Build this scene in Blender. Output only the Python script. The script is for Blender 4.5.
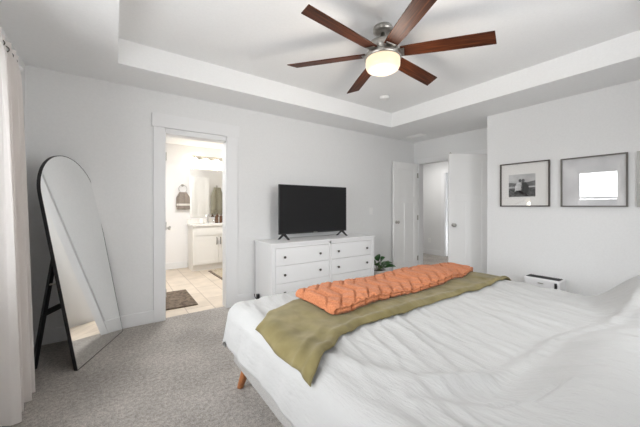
import bpy, bmesh, math, random
from mathutils import Vector, Matrix, noise
PI = math.pi
random.seed(7)
scene = bpy.context.scene
for o in list(bpy.data.objects):
    bpy.data.objects.remove(o)

# ------------------------------------------------------------------ camera
cam = bpy.data.objects.new('camera', bpy.data.cameras.new('camera'))
scene.collection.objects.link(cam)
cam.location = (0, 0, 1.22)
cam.rotation_euler = (PI / 2, 0, -math.radians(35.317))
cam.data.sensor_width = 36.0
cam.data.lens = 288.75 / 640 * 36
cam.data.shift_y = -7.04 / 640
cam.data.clip_start = 0.02
scene.camera = cam

# ------------------------------------------------------------------ world, daylight, exposure
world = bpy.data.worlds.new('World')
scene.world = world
world.use_nodes = True
wn = world.node_tree.nodes
wl = world.node_tree.links
# overcast sky, brightest due west and due south, over pale sunlit ground


def wmath(op, a, b=None):
    n = wn.new('ShaderNodeMath')
    n.operation = op
    for k, q in enumerate((a, b)):
        if q is None:
            continue
        if isinstance(q, (int, float)):
            n.inputs[k].default_value = q
        else:
            wl.new(q, n.inputs[k])
    return n.outputs[0]


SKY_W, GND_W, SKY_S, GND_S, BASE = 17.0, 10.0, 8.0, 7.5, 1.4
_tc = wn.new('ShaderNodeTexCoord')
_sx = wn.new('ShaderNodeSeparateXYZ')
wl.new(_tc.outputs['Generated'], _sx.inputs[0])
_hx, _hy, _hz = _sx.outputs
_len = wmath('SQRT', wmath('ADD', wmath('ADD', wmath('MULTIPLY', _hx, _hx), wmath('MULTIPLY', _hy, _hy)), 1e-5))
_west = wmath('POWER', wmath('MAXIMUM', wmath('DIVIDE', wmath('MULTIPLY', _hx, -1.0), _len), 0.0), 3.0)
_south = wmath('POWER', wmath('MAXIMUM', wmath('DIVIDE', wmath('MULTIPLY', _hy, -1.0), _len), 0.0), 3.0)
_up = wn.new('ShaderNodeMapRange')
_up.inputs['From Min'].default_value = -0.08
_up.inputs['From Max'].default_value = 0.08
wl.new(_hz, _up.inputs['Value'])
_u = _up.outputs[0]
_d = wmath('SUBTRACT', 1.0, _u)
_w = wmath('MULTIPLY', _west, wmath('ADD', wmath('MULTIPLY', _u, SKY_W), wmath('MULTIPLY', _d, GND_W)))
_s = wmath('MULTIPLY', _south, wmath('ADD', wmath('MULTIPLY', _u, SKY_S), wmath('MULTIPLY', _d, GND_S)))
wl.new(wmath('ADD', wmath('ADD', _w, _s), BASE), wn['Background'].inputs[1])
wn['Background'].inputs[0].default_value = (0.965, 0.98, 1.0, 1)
scene.view_settings.view_transform = 'Standard'
scene.view_settings.look = 'None'
scene.view_settings.gamma = 1
scene.view_settings.use_curve_mapping = False
scene.view_settings.exposure = 0.2
scene.cycles.max_bounces = 12
scene.cycles.diffuse_bounces = 8
scene.cycles.transparent_max_bounces = 12
scene.cycles.sample_clamp_indirect = 8
scene.cycles.use_denoising = True


def area(name, loc, rot, sx, sy, power, col=(1, 1, 1), portal=False):
    l = bpy.data.lights.new(name, 'AREA')
    l.shape = 'RECTANGLE'
    l.size, l.size_y = sx, sy
    l.energy = power
    l.color = col
    if portal:
        l.cycles.is_portal = True
    o = bpy.data.objects.new(name, l)
    o.location = loc
    o.rotation_euler = rot
    scene.collection.objects.link(o)
    return o


# window portals: daylight enters through the two windows by the curtain
WIN = [(1.34, 2.06, 0.80, 2.04), (0.32, 1.02, 0.80, 2.04)]          # y0, y1, z0, z1 on the west wall
FILL_WIN = (1.0, 2.6, 1.10, 1.95)                                        # x0, x1, z0, z1 of an unseen south window added for fill light
for y0, y1, z0, z1 in WIN:
    area('window_daylight', (-0.80, (y0 + y1) / 2, (z0 + z1) / 2), (0, -PI / 2, 0), z1 - z0, y1 - y0, 1, portal=True)
area('window_daylight', ((FILL_WIN[0] + FILL_WIN[1]) / 2, -0.60, (FILL_WIN[2] + FILL_WIN[3]) / 2), (PI / 2, 0, 0), FILL_WIN[1] - FILL_WIN[0], FILL_WIN[3] - FILL_WIN[2], 1, portal=True)  # portal of the added south window
# unseen area lights added to brighten the hall and the bathroom
area('hall_fill_light', (5.7, 4.0, 2.40), (0, 0, 0), 0.4, 0.4, 13, (1, 0.97, 0.94))
area('bathroom_fill_light', (0.85, 4.5, 2.41), (0, 0, 0), 0.4, 0.4, 33, (0.98, 0.99, 1))


# ------------------------------------------------------------------ materials
def lin(c):
    return tuple(((v / 12.92) if v <= 0.04045 else ((v + 0.055) / 1.055) ** 2.4) for v in c)


def mat(name, col, rough=0.5, metal=0.0, spec=0.5, emit=None, estr=0.0, sheen=0.0):
    m = bpy.data.materials.new(name)
    m.use_nodes = True
    b = m.node_tree.nodes['Principled BSDF']
    b.inputs['Base Color'].default_value = (*col, 1)
    b.inputs['Roughness'].default_value = rough
    b.inputs['Metallic'].default_value = metal
    b.inputs['Specular IOR Level'].default_value = spec
    if emit:
        b.inputs['Emission Color'].default_value = (*emit, 1)
        b.inputs['Emission Strength'].default_value = estr
    if sheen:
        b.inputs['Sheen Weight'].default_value = sheen
    return m


def nd(m, t, **kw):
    n = m.node_tree.nodes.new(t)
    for k, v in kw.items():
        setattr(n, k, v)
    return n


def lk(m, a, b):
    m.node_tree.links.new(a, b)


def noise_tex(m, scale, detail=4, vec=None, stretch=None, rough=0.5):
    tc = nd(m, 'ShaderNodeTexCoord')
    n = nd(m, 'ShaderNodeTexNoise')
    n.inputs['Scale'].default_value = scale
    n.inputs['Detail'].default_value = detail
    n.inputs['Roughness'].default_value = rough
    src = tc.outputs['Object']
    if stretch:
        mp = nd(m, 'ShaderNodeMapping')
        mp.inputs['Scale'].default_value = stretch
        lk(m, src, mp.inputs['Vector'])
        src = mp.outputs['Vector']
    lk(m, src, n.inputs['Vector'])
    return n


def ramp(m, fac, stops):
    r = nd(m, 'ShaderNodeValToRGB')
    e = r.color_ramp.elements
    while len(e) < len(stops):
        e.new(0.5)
    for el, (p, c) in zip(e, stops):
        el.position = p
        el.color = (*c, 1)
    lk(m, fac, r.inputs['Fac'])
    return r


def bump(m, fac, strength=0.3, dist=0.01):
    b = nd(m, 'ShaderNodeBump')
    b.inputs['Strength'].default_value = strength
    b.inputs['Distance'].default_value = dist
    lk(m, fac, b.inputs['Height'])
    lk(m, b.outputs['Normal'], m.node_tree.nodes['Principled BSDF'].inputs['Normal'])


def noisy(name, c0, c1, scale, rough=0.8, detail=4, bmp=0.0, dist=0.005, stretch=None, lo=0.35, hi=0.65, **kw):
    m = mat(name, c0, rough, **kw)
    n = noise_tex(m, scale, detail, stretch=stretch)
    r = ramp(m, n.outputs['Fac'], [(lo, c0), (hi, c1)])
    lk(m, r.outputs['Color'], m.node_tree.nodes['Principled BSDF'].inputs['Base Color'])
    if bmp:
        bump(m, n.outputs['Fac'], bmp, dist)
    return m


M = {}
M['wall'] = noisy('wall_paint', (0.765, 0.77, 0.77), (0.785, 0.79, 0.79), 60, 0.85, bmp=0.05, dist=0.002, spec=0.2)
M['ceil'] = noisy('ceiling_paint', (0.85, 0.855, 0.855), (0.87, 0.875, 0.875), 60, 0.9, bmp=0.05, dist=0.002, spec=0.15)
M['trim'] = mat('trim_paint', (0.80, 0.805, 0.81), 0.45, spec=0.35)
M['door'] = mat('door_paint', (0.89, 0.89, 0.885), 0.4, spec=0.4)
M['bwall'] = mat('bathroom_paint', (0.82, 0.81, 0.80), 0.8, spec=0.2)
M['nickel'] = noisy('brushed_nickel', (0.42, 0.41, 0.38), (0.52, 0.50, 0.47), 80, 0.32, metal=1.0, stretch=(1, 1, 12))
M['chrome'] = mat('chrome', (0.75, 0.75, 0.75), 0.12, metal=1.0)
M['black'] = mat('black_metal', (0.012, 0.012, 0.013), 0.45)
M['plastic_black'] = mat('black_plastic', (0.018, 0.018, 0.02), 0.38)
M['screen'] = mat('tv_screen', (0.022, 0.022, 0.023), 0.4, spec=0.08)
M['plate'] = mat('switch_plastic', (0.86, 0.86, 0.85), 0.4)
M['dresser'] = mat('dresser_paint', (0.86, 0.865, 0.87), 0.42, spec=0.4)
M['seam'] = mat('drawer_gap', (0.12, 0.12, 0.12), 0.8)
M['darkknob'] = mat('dark_knob', (0.12, 0.11, 0.10), 0.35, metal=0.8)
M['mirror'] = mat('mirror_silver', (0.93, 0.94, 0.94), 0.0, metal=1.0)
M['bed'] = noisy('bed_fabric', (0.33, 0.32, 0.31), (0.44, 0.43, 0.415), 260, 0.95, detail=3, bmp=0.25, dist=0.002, spec=0.1)
M['legwood'] = noisy('leg_wood', (0.36, 0.13, 0.045), (0.50, 0.20, 0.07), 18, 0.45, stretch=(6, 6, 1))
M['mattress'] = noisy('mattress_fabric', (0.75, 0.75, 0.73), (0.8, 0.8, 0.78), 100, 0.9)
M['olive'] = noisy('olive_fleece', (0.15, 0.125, 0.052), (0.215, 0.18, 0.085), 9, 0.9, detail=7, bmp=0.25, dist=0.006, sheen=0.12, spec=0.1)
M['orange'] = noisy('orange_faux_fur', (0.38, 0.135, 0.060), (0.52, 0.21, 0.105), 130, 0.95, detail=5, bmp=0.6, dist=0.006, sheen=0.1, spec=0.1)
M['curtain'] = noisy('curtain_fabric', (0.87, 0.84, 0.82), (0.90, 0.87, 0.85), 200, 0.9, bmp=0.1, dist=0.001, spec=0.1)
M['glassemit'] = mat('lit_glass', (0.13, 0.12, 0.10), 0.35, emit=(1.0, 0.80, 0.56), estr=0.95)
M['bulbglass'] = mat('lit_vanity_glass', (0.95, 0.92, 0.85), 0.4, emit=(1.0, 0.90, 0.74), estr=9.0)
M['leaf'] = noisy('leaf', (0.018, 0.075, 0.018), (0.045, 0.15, 0.03), 12, 0.32, spec=0.5)
M['stem'] = mat('stem', (0.09, 0.12, 0.03), 0.6)
M['pot'] = noisy('pot_clay', (0.55, 0.53, 0.5), (0.62, 0.6, 0.57), 20, 0.6)
M['soil'] = noisy('soil', (0.03, 0.02, 0.012), (0.07, 0.05, 0.03), 60, 0.95)
M['paper'] = mat('mat_board', (0.82, 0.81, 0.79), 0.9, spec=0.1)
M['framegrey'] = noisy('frame_grey_wood', (0.10, 0.09, 0.08), (0.16, 0.15, 0.135), 30, 0.5, stretch=(1, 20, 20))
M['framedark'] = noisy('frame_dark_wood', (0.045, 0.036, 0.03), (0.085, 0.068, 0.055), 30, 0.5, stretch=(1, 20, 20))
M['p_sky'] = noisy('photo_sky', (0.42, 0.42, 0.42), (0.62, 0.62, 0.62), 6, 0.9)
M['p_hill'] = noisy('photo_hill', (0.10, 0.10, 0.10), (0.22, 0.22, 0.22), 30, 0.9)
M['p_ground'] = noisy('photo_ground', (0.012, 0.012, 0.012), (0.16, 0.16, 0.16), 45, 0.9, stretch=(1, 1, 3))
M['p_light'] = noisy('photo_light_clothes', (0.5, 0.5, 0.5), (0.72, 0.72, 0.72), 40, 0.9)
M['p_dark'] = mat('photo_dark_clothes', (0.025, 0.025, 0.025), 0.9)
M['p_skin'] = mat('photo_skin', (0.10, 0.10, 0.10), 0.9)
M['art'] = noisy('pale_print', (0.58, 0.58, 0.59), (0.72, 0.72, 0.73), 5, 0.9, detail=6)
M['canvas'] = noisy('canvas_grey', (0.42, 0.42, 0.40), (0.52, 0.52, 0.50), 5, 0.9)
M['counter'] = noisy('counter_quartz', (0.78, 0.76, 0.72), (0.86, 0.84, 0.8), 30, 0.25)
M['cab'] = mat('vanity_paint', (0.78, 0.765, 0.73), 0.45)
M['ceramic'] = mat('ceramic', (0.88, 0.87, 0.85), 0.15)
M['rugbrown'] = noisy('brown_bath_mat', (0.085, 0.06, 0.042), (0.20, 0.155, 0.115), 26, 0.98, detail=6, bmp=0.7, dist=0.01)
M['rugbeige'] = noisy('beige_rug', (0.42, 0.35, 0.25), (0.58, 0.50, 0.38), 30, 0.98, bmp=0.4, dist=0.006)
M['rugborder'] = noisy('rug_border', (0.16, 0.12, 0.085), (0.26, 0.2, 0.15), 30, 0.98)
M['towelgrey'] = noisy('towel_taupe', (0.24, 0.20, 0.17), (0.34, 0.29, 0.25), 90, 0.98, bmp=0.4, dist=0.004)
M['towelwhite'] = noisy('towel_band', (0.70, 0.66, 0.60), (0.78, 0.74, 0.68), 90, 0.98)
M['towelolive'] = noisy('towel_grey_green', (0.26, 0.25, 0.19), (0.36, 0.34, 0.27), 90, 0.98, bmp=0.4, dist=0.004)
M['amber'] = mat('amber_glass', (0.10, 0.045, 0.02), 0.15)
M['whiteplastic'] = mat('white_plastic', (0.80, 0.80, 0.81), 0.35)
M['grille'] = mat('dark_grille', (0.02, 0.02, 0.022), 0.5)
M['coat'] = noisy('dark_coat', (0.02, 0.018, 0.018), (0.10, 0.09, 0.085), 40, 0.95)
M['slat'] = mat('blind_slat', (0.84, 0.84, 0.83), 0.5)
M['siding'] = noisy('house_siding', (0.34, 0.35, 0.36), (0.40, 0.41, 0.42), 2, 0.8, stretch=(0.2, 0.2, 20))
M['roof'] = noisy('roof_shingle', (0.10, 0.10, 0.105), (0.19, 0.19, 0.195), 8, 0.9)
M['snow'] = noisy('pale_ground', (0.45, 0.45, 0.44), (0.6, 0.6, 0.6), 1.5, 0.95)


def carpet():
    m = mat('carpet', (0.3, 0.29, 0.27), 0.98, spec=0.05)
    f = noise_tex(m, 150, 4, rough=0.75)
    g = noise_tex(m, 2.2, 3)
    v = noise_tex(m, 45, 3)
    r = ramp(m, f.outputs['Fac'], [(0.30, (0.20, 0.185, 0.165)), (0.48, (0.48, 0.445, 0.41)), (0.68, (0.70, 0.66, 0.615))])
    r2 = ramp(m, g.outputs['Fac'], [(0.35, (0.82, 0.82, 0.82)), (0.65, (1.05, 1.05, 1.05))])
    r3 = ramp(m, v.outputs['Fac'], [(0.35, (0.78, 0.78, 0.78)), (0.65, (1.1, 1.1, 1.1))])
    a = nd(m, 'ShaderNodeMixRGB', blend_type='MULTIPLY')
    a.inputs[0].default_value = 1
    lk(m, r.outputs[0], a.inputs[1])
    lk(m, r2.outputs[0], a.inputs[2])
    b = nd(m, 'ShaderNodeMixRGB', blend_type='MULTIPLY')
    b.inputs[0].default_value = 1
    lk(m, a.outputs[0], b.inputs[1])
    lk(m, r3.outputs[0], b.inputs[2])
    lk(m, b.outputs[0], m.node_tree.nodes['Principled BSDF'].inputs['Base Color'])
    bump(m, f.outputs['Fac'], 0.9, 0.012)
    return m


M['carpet'] = carpet()


def tiles():
    m = mat('floor_tile', (0.6, 0.5, 0.4), 0.4, spec=0.4)
    tc = nd(m, 'ShaderNodeTexCoord')
    br = nd(m, 'ShaderNodeTexBrick')
    br.inputs['Scale'].default_value = 1.0
    br.inputs['Brick Width'].default_value = 0.60
    br.inputs['Row Height'].default_value = 0.30
    br.inputs['Mortar Size'].default_value = 0.005
    br.inputs['Color1'].default_value = (0.62, 0.53, 0.43, 1)
    br.inputs['Color2'].default_value = (0.68, 0.59, 0.49, 1)
    br.inputs['Mortar'].default_value = (0.42, 0.35, 0.28, 1)
    mp = nd(m, 'ShaderNodeMapping')
    mp.inputs['Rotation'].default_value = (0, 0, PI / 2)
    mp.inputs['Location'].default_value = (0.1, 0.22, 0)
    lk(m, tc.outputs['Object'], mp.inputs[0])
    lk(m, mp.outputs[0], br.inputs['Vector'])
    n = noise_tex(m, 5, 5)
    r = ramp(m, n.outputs['Fac'], [(0.3, (0.86, 0.86, 0.86)), (0.7, (1.04, 1.04, 1.04))])
    a = nd(m, 'ShaderNodeMixRGB', blend_type='MULTIPLY')
    a.inputs[0].default_value = 1
    lk(m, br.outputs['Color'], a.inputs[1])
    lk(m, r.outputs[0], a.inputs[2])
    lk(m, a.outputs[0], m.node_tree.nodes['Principled BSDF'].inputs['Base Color'])
    return m


M['tile'] = tiles()


def wood_blade():
    m = mat('blade_wood', (0.2, 0.08, 0.03), 0.5, spec=0.2)
    n = noise_tex(m, 5, 6, stretch=(0.7, 16, 6), rough=0.65)
    r = ramp(m, n.outputs['Fac'], [(0.30, (0.016, 0.005, 0.002)), (0.5, (0.065, 0.016, 0.005)), (0.72, (0.165, 0.048, 0.015))])
    lk(m, r.outputs[0], m.node_tree.nodes['Principled BSDF'].inputs['Base Color'])
    return m


M['blade'] = wood_blade()


def duvet_mat():
    m = mat('white_cotton', (0.42, 0.42, 0.415), 0.85, spec=0.15, sheen=0.15)
    n = noise_tex(m, 16, 6, stretch=(2.4, 0.5, 1.5), rough=0.6)
    bump(m, n.outputs['Fac'], 0.5, 0.014)
    return m


M['duvet'] = duvet_mat()


def translucent(m, col, fac):
    nt = m.node_tree
    t = nt.nodes.new('ShaderNodeBsdfTranslucent')
    t.inputs[0].default_value = (*col, 1)
    mx = nt.nodes.new('ShaderNodeMixShader')
    mx.inputs[0].default_value = fac
    out = nt.nodes['Material Output']
    nt.links.new(nt.nodes['Principled BSDF'].outputs[0], mx.inputs[1])
    nt.links.new(t.outputs[0], mx.inputs[2])
    nt.links.new(mx.outputs[0], out.inputs[0])


translucent(M['curtain'], (0.88, 0.85, 0.83), 0.5)


def glass_mat(name, ior=1.5, boost=0.0):
    m = bpy.data.materials.new(name)
    m.use_nodes = True
    nt = m.node_tree
    nt.nodes.remove(nt.nodes['Principled BSDF'])
    out = nt.nodes['Material Output']
    t = nt.nodes.new('ShaderNodeBsdfTransparent')
    g = nt.nodes.new('ShaderNodeBsdfGlossy')
    g.inputs['Roughness'].default_value = 0.0
    f = nt.nodes.new('ShaderNodeLayerWeight')
    f.inputs['Blend'].default_value = 0.5
    r0 = ((ior - 1) / (ior + 1)) ** 2
    p = nt.nodes.new('ShaderNodeMath')
    p.operation = 'POWER'
    p.inputs[1].default_value = 5.0
    nt.links.new(f.outputs['Facing'], p.inputs[0])
    q = nt.nodes.new('ShaderNodeMath')
    q.operation = 'MULTIPLY_ADD'
    q.inputs[1].default_value = 1 - r0
    q.inputs[2].default_value = r0
    nt.links.new(p.outputs[0], q.inputs[0])
    mx = nt.nodes.new('ShaderNodeMixShader')
    nt.links.new(q.outputs[0], mx.inputs[0])
    nt.links.new(t.outputs[0], mx.inputs[1])
    nt.links.new(g.outputs[0], mx.inputs[2])
    nt.links.new(mx.outputs[0], out.inputs[0])
    return m


M['glass'] = glass_mat('window_glass', 1.45)
M['picglass'] = glass_mat('picture_glass', 1.62)


# ------------------------------------------------------------------ builders
class MB:
    def __init__(s):
        s.bm = bmesh.new()

    def box(s, x0, x1, y0, y1, z0, z1, mi=0, mtx=None):
        vs = [s.bm.verts.new(Vector((x, y, z)) if mtx is None else mtx @ Vector((x, y, z)))
              for x in (x0, x1) for y in (y0, y1) for z in (z0, z1)]
        for f in ((0, 1, 3, 2), (4, 6, 7, 5), (0, 4, 5, 1), (2, 3, 7, 6), (0, 2, 6, 4), (1, 5, 7, 3)):
            s.bm.faces.new([vs[i] for i in f]).material_index = mi
        return s

    def lathe(s, prof, n=32, axis=(0, 0, 1), loc=(0, 0, 0), mi=0, cap=True):
        q = Vector((0, 0, 1)).rotation_difference(Vector(axis)).to_matrix()
        rings = []
        for r, z in prof:
            rings.append([s.bm.verts.new(q @ Vector((r * math.cos(2 * PI * i / n), r * math.sin(2 * PI * i / n), z)) + Vector(loc)) for i in range(n)])
        for a, b in zip(rings, rings[1:]):
            for i in range(n):
                s.bm.faces.new((a[i], a[(i + 1) % n], b[(i + 1) % n], b[i])).material_index = mi
        if cap:
            s.bm.faces.new(rings[0][::-1]).material_index = mi
            s.bm.faces.new(rings[-1]).material_index = mi
        return s

    def tube(s, pts, r, n=10, mi=0):
        pts = [Vector(p) for p in pts]
        rs = r if isinstance(r, (list, tuple)) else [r] * len(pts)
        rings = []
        up = Vector((0.13, 0.31, 0.94)).normalized()
        for i, p in enumerate(pts):
            t = (pts[min(i + 1, len(pts) - 1)] - pts[max(i - 1, 0)]).normalized()
            a = t.cross(up)
            if a.length < 1e-3:
                a = t.cross(Vector((1, 0, 0)))
            a.normalize()
            b = t.cross(a)
            rings.append([s.bm.verts.new(p + (a * math.cos(2 * PI * k / n) + b * math.sin(2 * PI * k / n)) * rs[i]) for k in range(n)])
        for A, B in zip(rings, rings[1:]):
            for k in range(n):
                s.bm.faces.new((A[k], A[(k + 1) % n], B[(k + 1) % n], B[k])).material_index = mi
        s.bm.faces.new(rings[0][::-1])
        s.bm.faces.new(rings[-1])
        return s

    def prism(s, pts, d, mi=0):
        """closed outline pts (Vectors) extruded by vector d"""
        d = Vector(d)
        a = [s.bm.verts.new(Vector(p)) for p in pts]
        b = [s.bm.verts.new(Vector(p) + d) for p in pts]
        n = len(pts)
        s.bm.faces.new(a[::-1]).material_index = mi
        s.bm.faces.new(b).material_index = mi
        for i in range(n):
            s.bm.faces.new((a[i], a[(i + 1) % n], b[(i + 1) % n], b[i])).material_index = mi
        return s

    def ring(s, outer, inner, d, mi=0):
        d = Vector(d)
        n = len(outer)
        L = [[s.bm.verts.new(Vector(p) + k * d) for p in q] for q in (outer, inner) for k in (0, 1)]
        o0, o1, i0, i1 = L
        for i in range(n):
            j = (i + 1) % n
            for q in ((o0[i], o0[j], o1[j], o1[i]), (i0[j], i0[i], i1[i], i1[j]), (o1[i], o1[j], i1[j], i1[i]), (o0[j], o0[i], i0[i], i0[j])):
                s.bm.faces.new(q).material_index = mi
        return s

    def grid(s, fn, nu, nv, mi=0):
        g = [[s.bm.verts.new(Vector(fn(u / nu, v / nv))) for v in range(nv + 1)] for u in range(nu + 1)]
        for u in range(nu):
            for v in range(nv):
                s.bm.faces.new((g[u][v], g[u + 1][v], g[u + 1][v + 1], g[u][v + 1])).material_index = mi
        return s

    def build(s, name, mats, parent=None, smooth=False, bevel=0.0, loc=None, solid=0.0, seg=2):
        bmesh.ops.recalc_face_normals(s.bm, faces=s.bm.faces)
        me = bpy.data.meshes.new(name)
        s.bm.to_mesh(me)
        s.bm.free()
        for m in (mats if isinstance(mats, list) else [mats]):
            me.materials.append(m)
        o = bpy.data.objects.new(name, me)
        scene.collection.objects.link(o)
        if smooth:
            for p in me.polygons:
                p.use_smooth = True
        if solid:
            md = o.modifiers.new('solid', 'SOLIDIFY')
            md.thickness = solid
            md.offset = -1
        if bevel:
            md = o.modifiers.new('bevel', 'BEVEL')
            md.width = bevel
            md.segments = seg
            md.limit_method = 'ANGLE'
            md.angle_limit = math.radians(40)
        if parent:
            o.parent = parent
        if loc:
            o.location = loc
        return o


def tag(o, label, cat, group=None):
    o['label'] = label
    o['category'] = cat
    if group:
        o['group'] = group
    return o


def thing(name, label, cat, loc=(0, 0, 0), rz=0.0, group=None):
    o = bpy.data.objects.new(name, None)
    scene.collection.objects.link(o)
    o.location = loc
    o.rotation_euler = (0, 0, rz)
    o.empty_display_size = 0.1
    return tag(o, label, cat, group)


def struct(o, label=None):
    o['kind'] = 'structure'
    if label:
        o['label'] = label
    return o


def children(o):
    return [c for c in bpy.data.objects if c.parent == o]


def copy_tree(o, parent=None):
    c = o.copy()
    scene.collection.objects.link(c)
    c.parent = parent
    for ch in children(o):
        copy_tree(ch, c)
    return c


def smoothstep(a, b, x):
    t = max(0.0, min(1.0, (x - a) / (b - a)))
    return t * t * (3 - 2 * t)


def lerp_tab(tab, x):
    if x <= tab[0][0]:
        return tab[0][1]
    for (a, va), (b, vb) in zip(tab, tab[1:]):
        if x <= b:
            t = (x - a) / (b - a)
            t = t * t * (3 - 2 * t)
            return va + (vb - va) * t
    return tab[-1][1]


# ------------------------------------------------------------------ room dimensions
XW, YN, XE, YJ, XD, YS = -0.634, 3.494, 4.113, 1.883, 4.684, -0.40
C, CT = 2.44, 2.655
T = 0.12
TX0, TX1, TY0, TY1 = 0.019, 3.478, 0.20, 2.9985
BX0, BX1 = 0.43, 1.094            # bathroom doorway
BH = 2.015
DY0, DY1, DH = 2.115, 3.385, 2.035   # double doorway in the entry wall
BBY = 6.25                        # bathroom back wall

# ------------------------------------------------------------------ shell
struct(MB().box(XW - 0.15, 6.7, YS - 0.15, YN + 0.06, -0.12, 0).box(XD + 0.0, 7.9, YN + 0.06, 6.6, -0.12, 0).build('floor', M['carpet']))
struct(MB().box(0.1, 3.2, YN + 0.061, 6.4, -0.12, 0.0).build('floor_bathroom', M['tile']))
# ceiling ring and raised tray
c = MB()
c.box(XW - 0.15, TX0, YS - 0.15, YN + T, C, CT + 0.15)
c.box(TX1, XD + T, YS - 0.15, YN + T, C, CT + 0.15)
c.box(TX0, TX1, YS - 0.15, TY0, C, CT + 0.15)
c.box(TX0, TX1, TY1, YN + T, C, CT + 0.15)
c.box(TX0, TX1, TY0, TY1, CT, CT + 0.15)
struct(c.build('ceiling', M['ceil']))
struct(MB().box(0.1, 3.2, YN + T, 6.4, C, C + 0.1).build('ceiling_bathroom', M['ceil']))
struct(MB().box(XD + T, 7.9, 0.9, 6.6, C, C + 0.1).build('ceiling_hall', M['ceil']))
# north wall (television wall) with the bathroom doorway
w = MB()
w.box(XW - 0.15, BX0, YN, YN + T, 0, C).box(BX1, XD + T, YN, YN + T, 0, C).box(BX0, BX1, YN, YN + T, BH, C)
struct(w.build('wall_north', M['wall']))
# west wall with two windows
w = MB()
ys = [YS - 0.15] + [v for q in sorted(WIN) for v in q[:2]] + [YN]
for i in range(0, len(ys), 2):
    w.box(XW - 0.15, XW, ys[i], ys[i + 1], 0, C)
for y0, y1, z0, z1 in WIN:
    w.box(XW - 0.15, XW, y0, y1, 0, z0).box(XW - 0.15, XW, y0, y1, z1, C)
struct(w.build('wall_west', M['wall']))
# south wall behind the headboard
x0, x1, z0, z1 = FILL_WIN
w = MB().box(XW, x0, YS - 0.15, YS, 0, C).box(x1, XE + T, YS - 0.15, YS, 0, C).box(x0, x1, YS - 0.15, YS, 0, z0).box(x0, x1, YS - 0.15, YS, z1, C)
struct(w.build('wall_south', M['wall']))
# east wall (picture wall) and its return towards the entry
struct(MB().box(XE, XE + T, YS, YJ, 0, C).box(XE + T, XD + T, YJ - T, YJ, 0, C).build('wall_east', M['wall']))
# entry wall with the double doorway
w = MB().box(XD, XD + T, DY1, YN, 0, C).box(XD, XD + T, YJ, DY0, 0, C).box(XD, XD + T, DY0, DY1, DH, C)
struct(w.build('wall_entry', M['wall']))
# hall beyond the double doors
w = MB().box(6.55, 6.67, 3.98, 6.5, 0, C).box(6.55, 6.67, 1.0, 3.14, 0, C).box(6.55, 6.67, 3.14, 3.98, 2.04, C)
w.box(XD, XD + T, YN + T, 6.5, 0, C).box(XD, XD + T, 1.0, YJ - T, 0, C)
w.box(XD + T, 6.67, 6.4, 6.5, 0, C).box(XD + T, 6.67, 1.0, 1.1, 0, C).box(7.8, 7.9, 1.0, 6.5, 0, C).box(6.67, 7.8, 4.6, 4.7, 0, C).box(6.67, 7.8, 2.3, 2.4, 0, C)
struct(w.build('wall_hall', M['wall']))
# bathroom walls
w = MB().box(0.1, 3.2, BBY, BBY + T, 0, C).box(0.1, 0.22, YN + T, BBY, 0, C).box(3.0, 3.12, YN + T, BBY, 0, C)
w.box(1.46, 3.0, 4.20, 4.30, 0, C)
struct(w.build('wall_bathroom', M['bwall']))

# baseboards
BB = 0.13


def baseboard(name, segs, m='trim'):
    b = MB()
    for x0, x1, y0, y1 in segs:
        b.box(x0, x1, y0, y1, 0.0, BB)
    struct(b.build(name, M[m], bevel=0.004))


baseboard('baseboard_north', [(XW, 0.325, YN - 0.016, YN), (1.225, XD, YN - 0.016, YN)])
baseboard('baseboard_west', [(XW, XW + 0.016, YS, YN - 0.016)])
baseboard('baseboard_east', [(XE - 0.016, XE, YS, YJ), (XE - 0.016, XD, YJ, YJ + 0.016)])
baseboard('baseboard_south', [(XW + 0.016, XE - 0.016, YS, YS + 0.016)])
baseboard('baseboard_bathroom', [(0.22, 1.17, BBY - 0.016, BBY)])
baseboard('baseboard_hall', [(6.534, 6.55, 4.07, 6.4)])

# bathroom door casing: side boards, header board, jamb lining
c = MB()
c.box(0.325, BX0, YN - 0.019, YN, 0, 2.062).box(BX1, 1.225, YN - 0.019, YN, 0, 2.062)
c.box(0.312, 1.245, YN - 0.026, YN, 2.062, 2.205)
c.box(BX0 - 0.002, BX0 + 0.010, YN - 0.012, YN + T + 0.012, 0, BH).box(BX1 - 0.010, BX1 + 0.002, YN - 0.012, YN + T + 0.012, 0, BH)
c.box(BX0 + 0.010, BX1 - 0.010, YN - 0.012, YN + T + 0.012, BH - 0.010, BH + 0.045)
struct(c.build('trim_1', M['trim'], bevel=0.002), 'white craftsman casing around the bathroom doorway')
# entry double-door jambs and casing
c = MB()
for a, b in ((DY0 - 0.08, DY0 + 0.006), (DY1 - 0.006, DY1 + 0.08)):
    c.box(XD - 0.012, XD, a, b, 0, DH + 0.005)
c.box(XD - 0.012, XD, DY0 - 0.08, DY1 + 0.08, DH - 0.004, DH + 0.075)
c.box(XD, XD + T + 0.01, DY0 - 0.001, DY0 + 0.012, 0, DH).box(XD, XD + T + 0.01, DY1 - 0.012, DY1 + 0.001, 0, DH).box(XD, XD + T + 0.01, DY0, DY1, DH - 0.012, DH + 0.001)
struct(c.build('trim_2', M['trim'], bevel=0.002), 'white casing around the double doorway')
# hall doorway casing
c = MB().box(6.53, 6.55, 3.98, 4.07, 0, 2.13).box(6.53, 6.55, 3.05, 3.14, 0, 2.13).box(6.53, 6.55, 3.14, 3.98, 2.04, 2.13)
c.box(6.55, 6.67, 3.965, 3.982, 0, 2.04)
struct(c.build('trim_3', M['trim'], bevel=0.002), 'white casing of the doorway across the hall')


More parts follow.
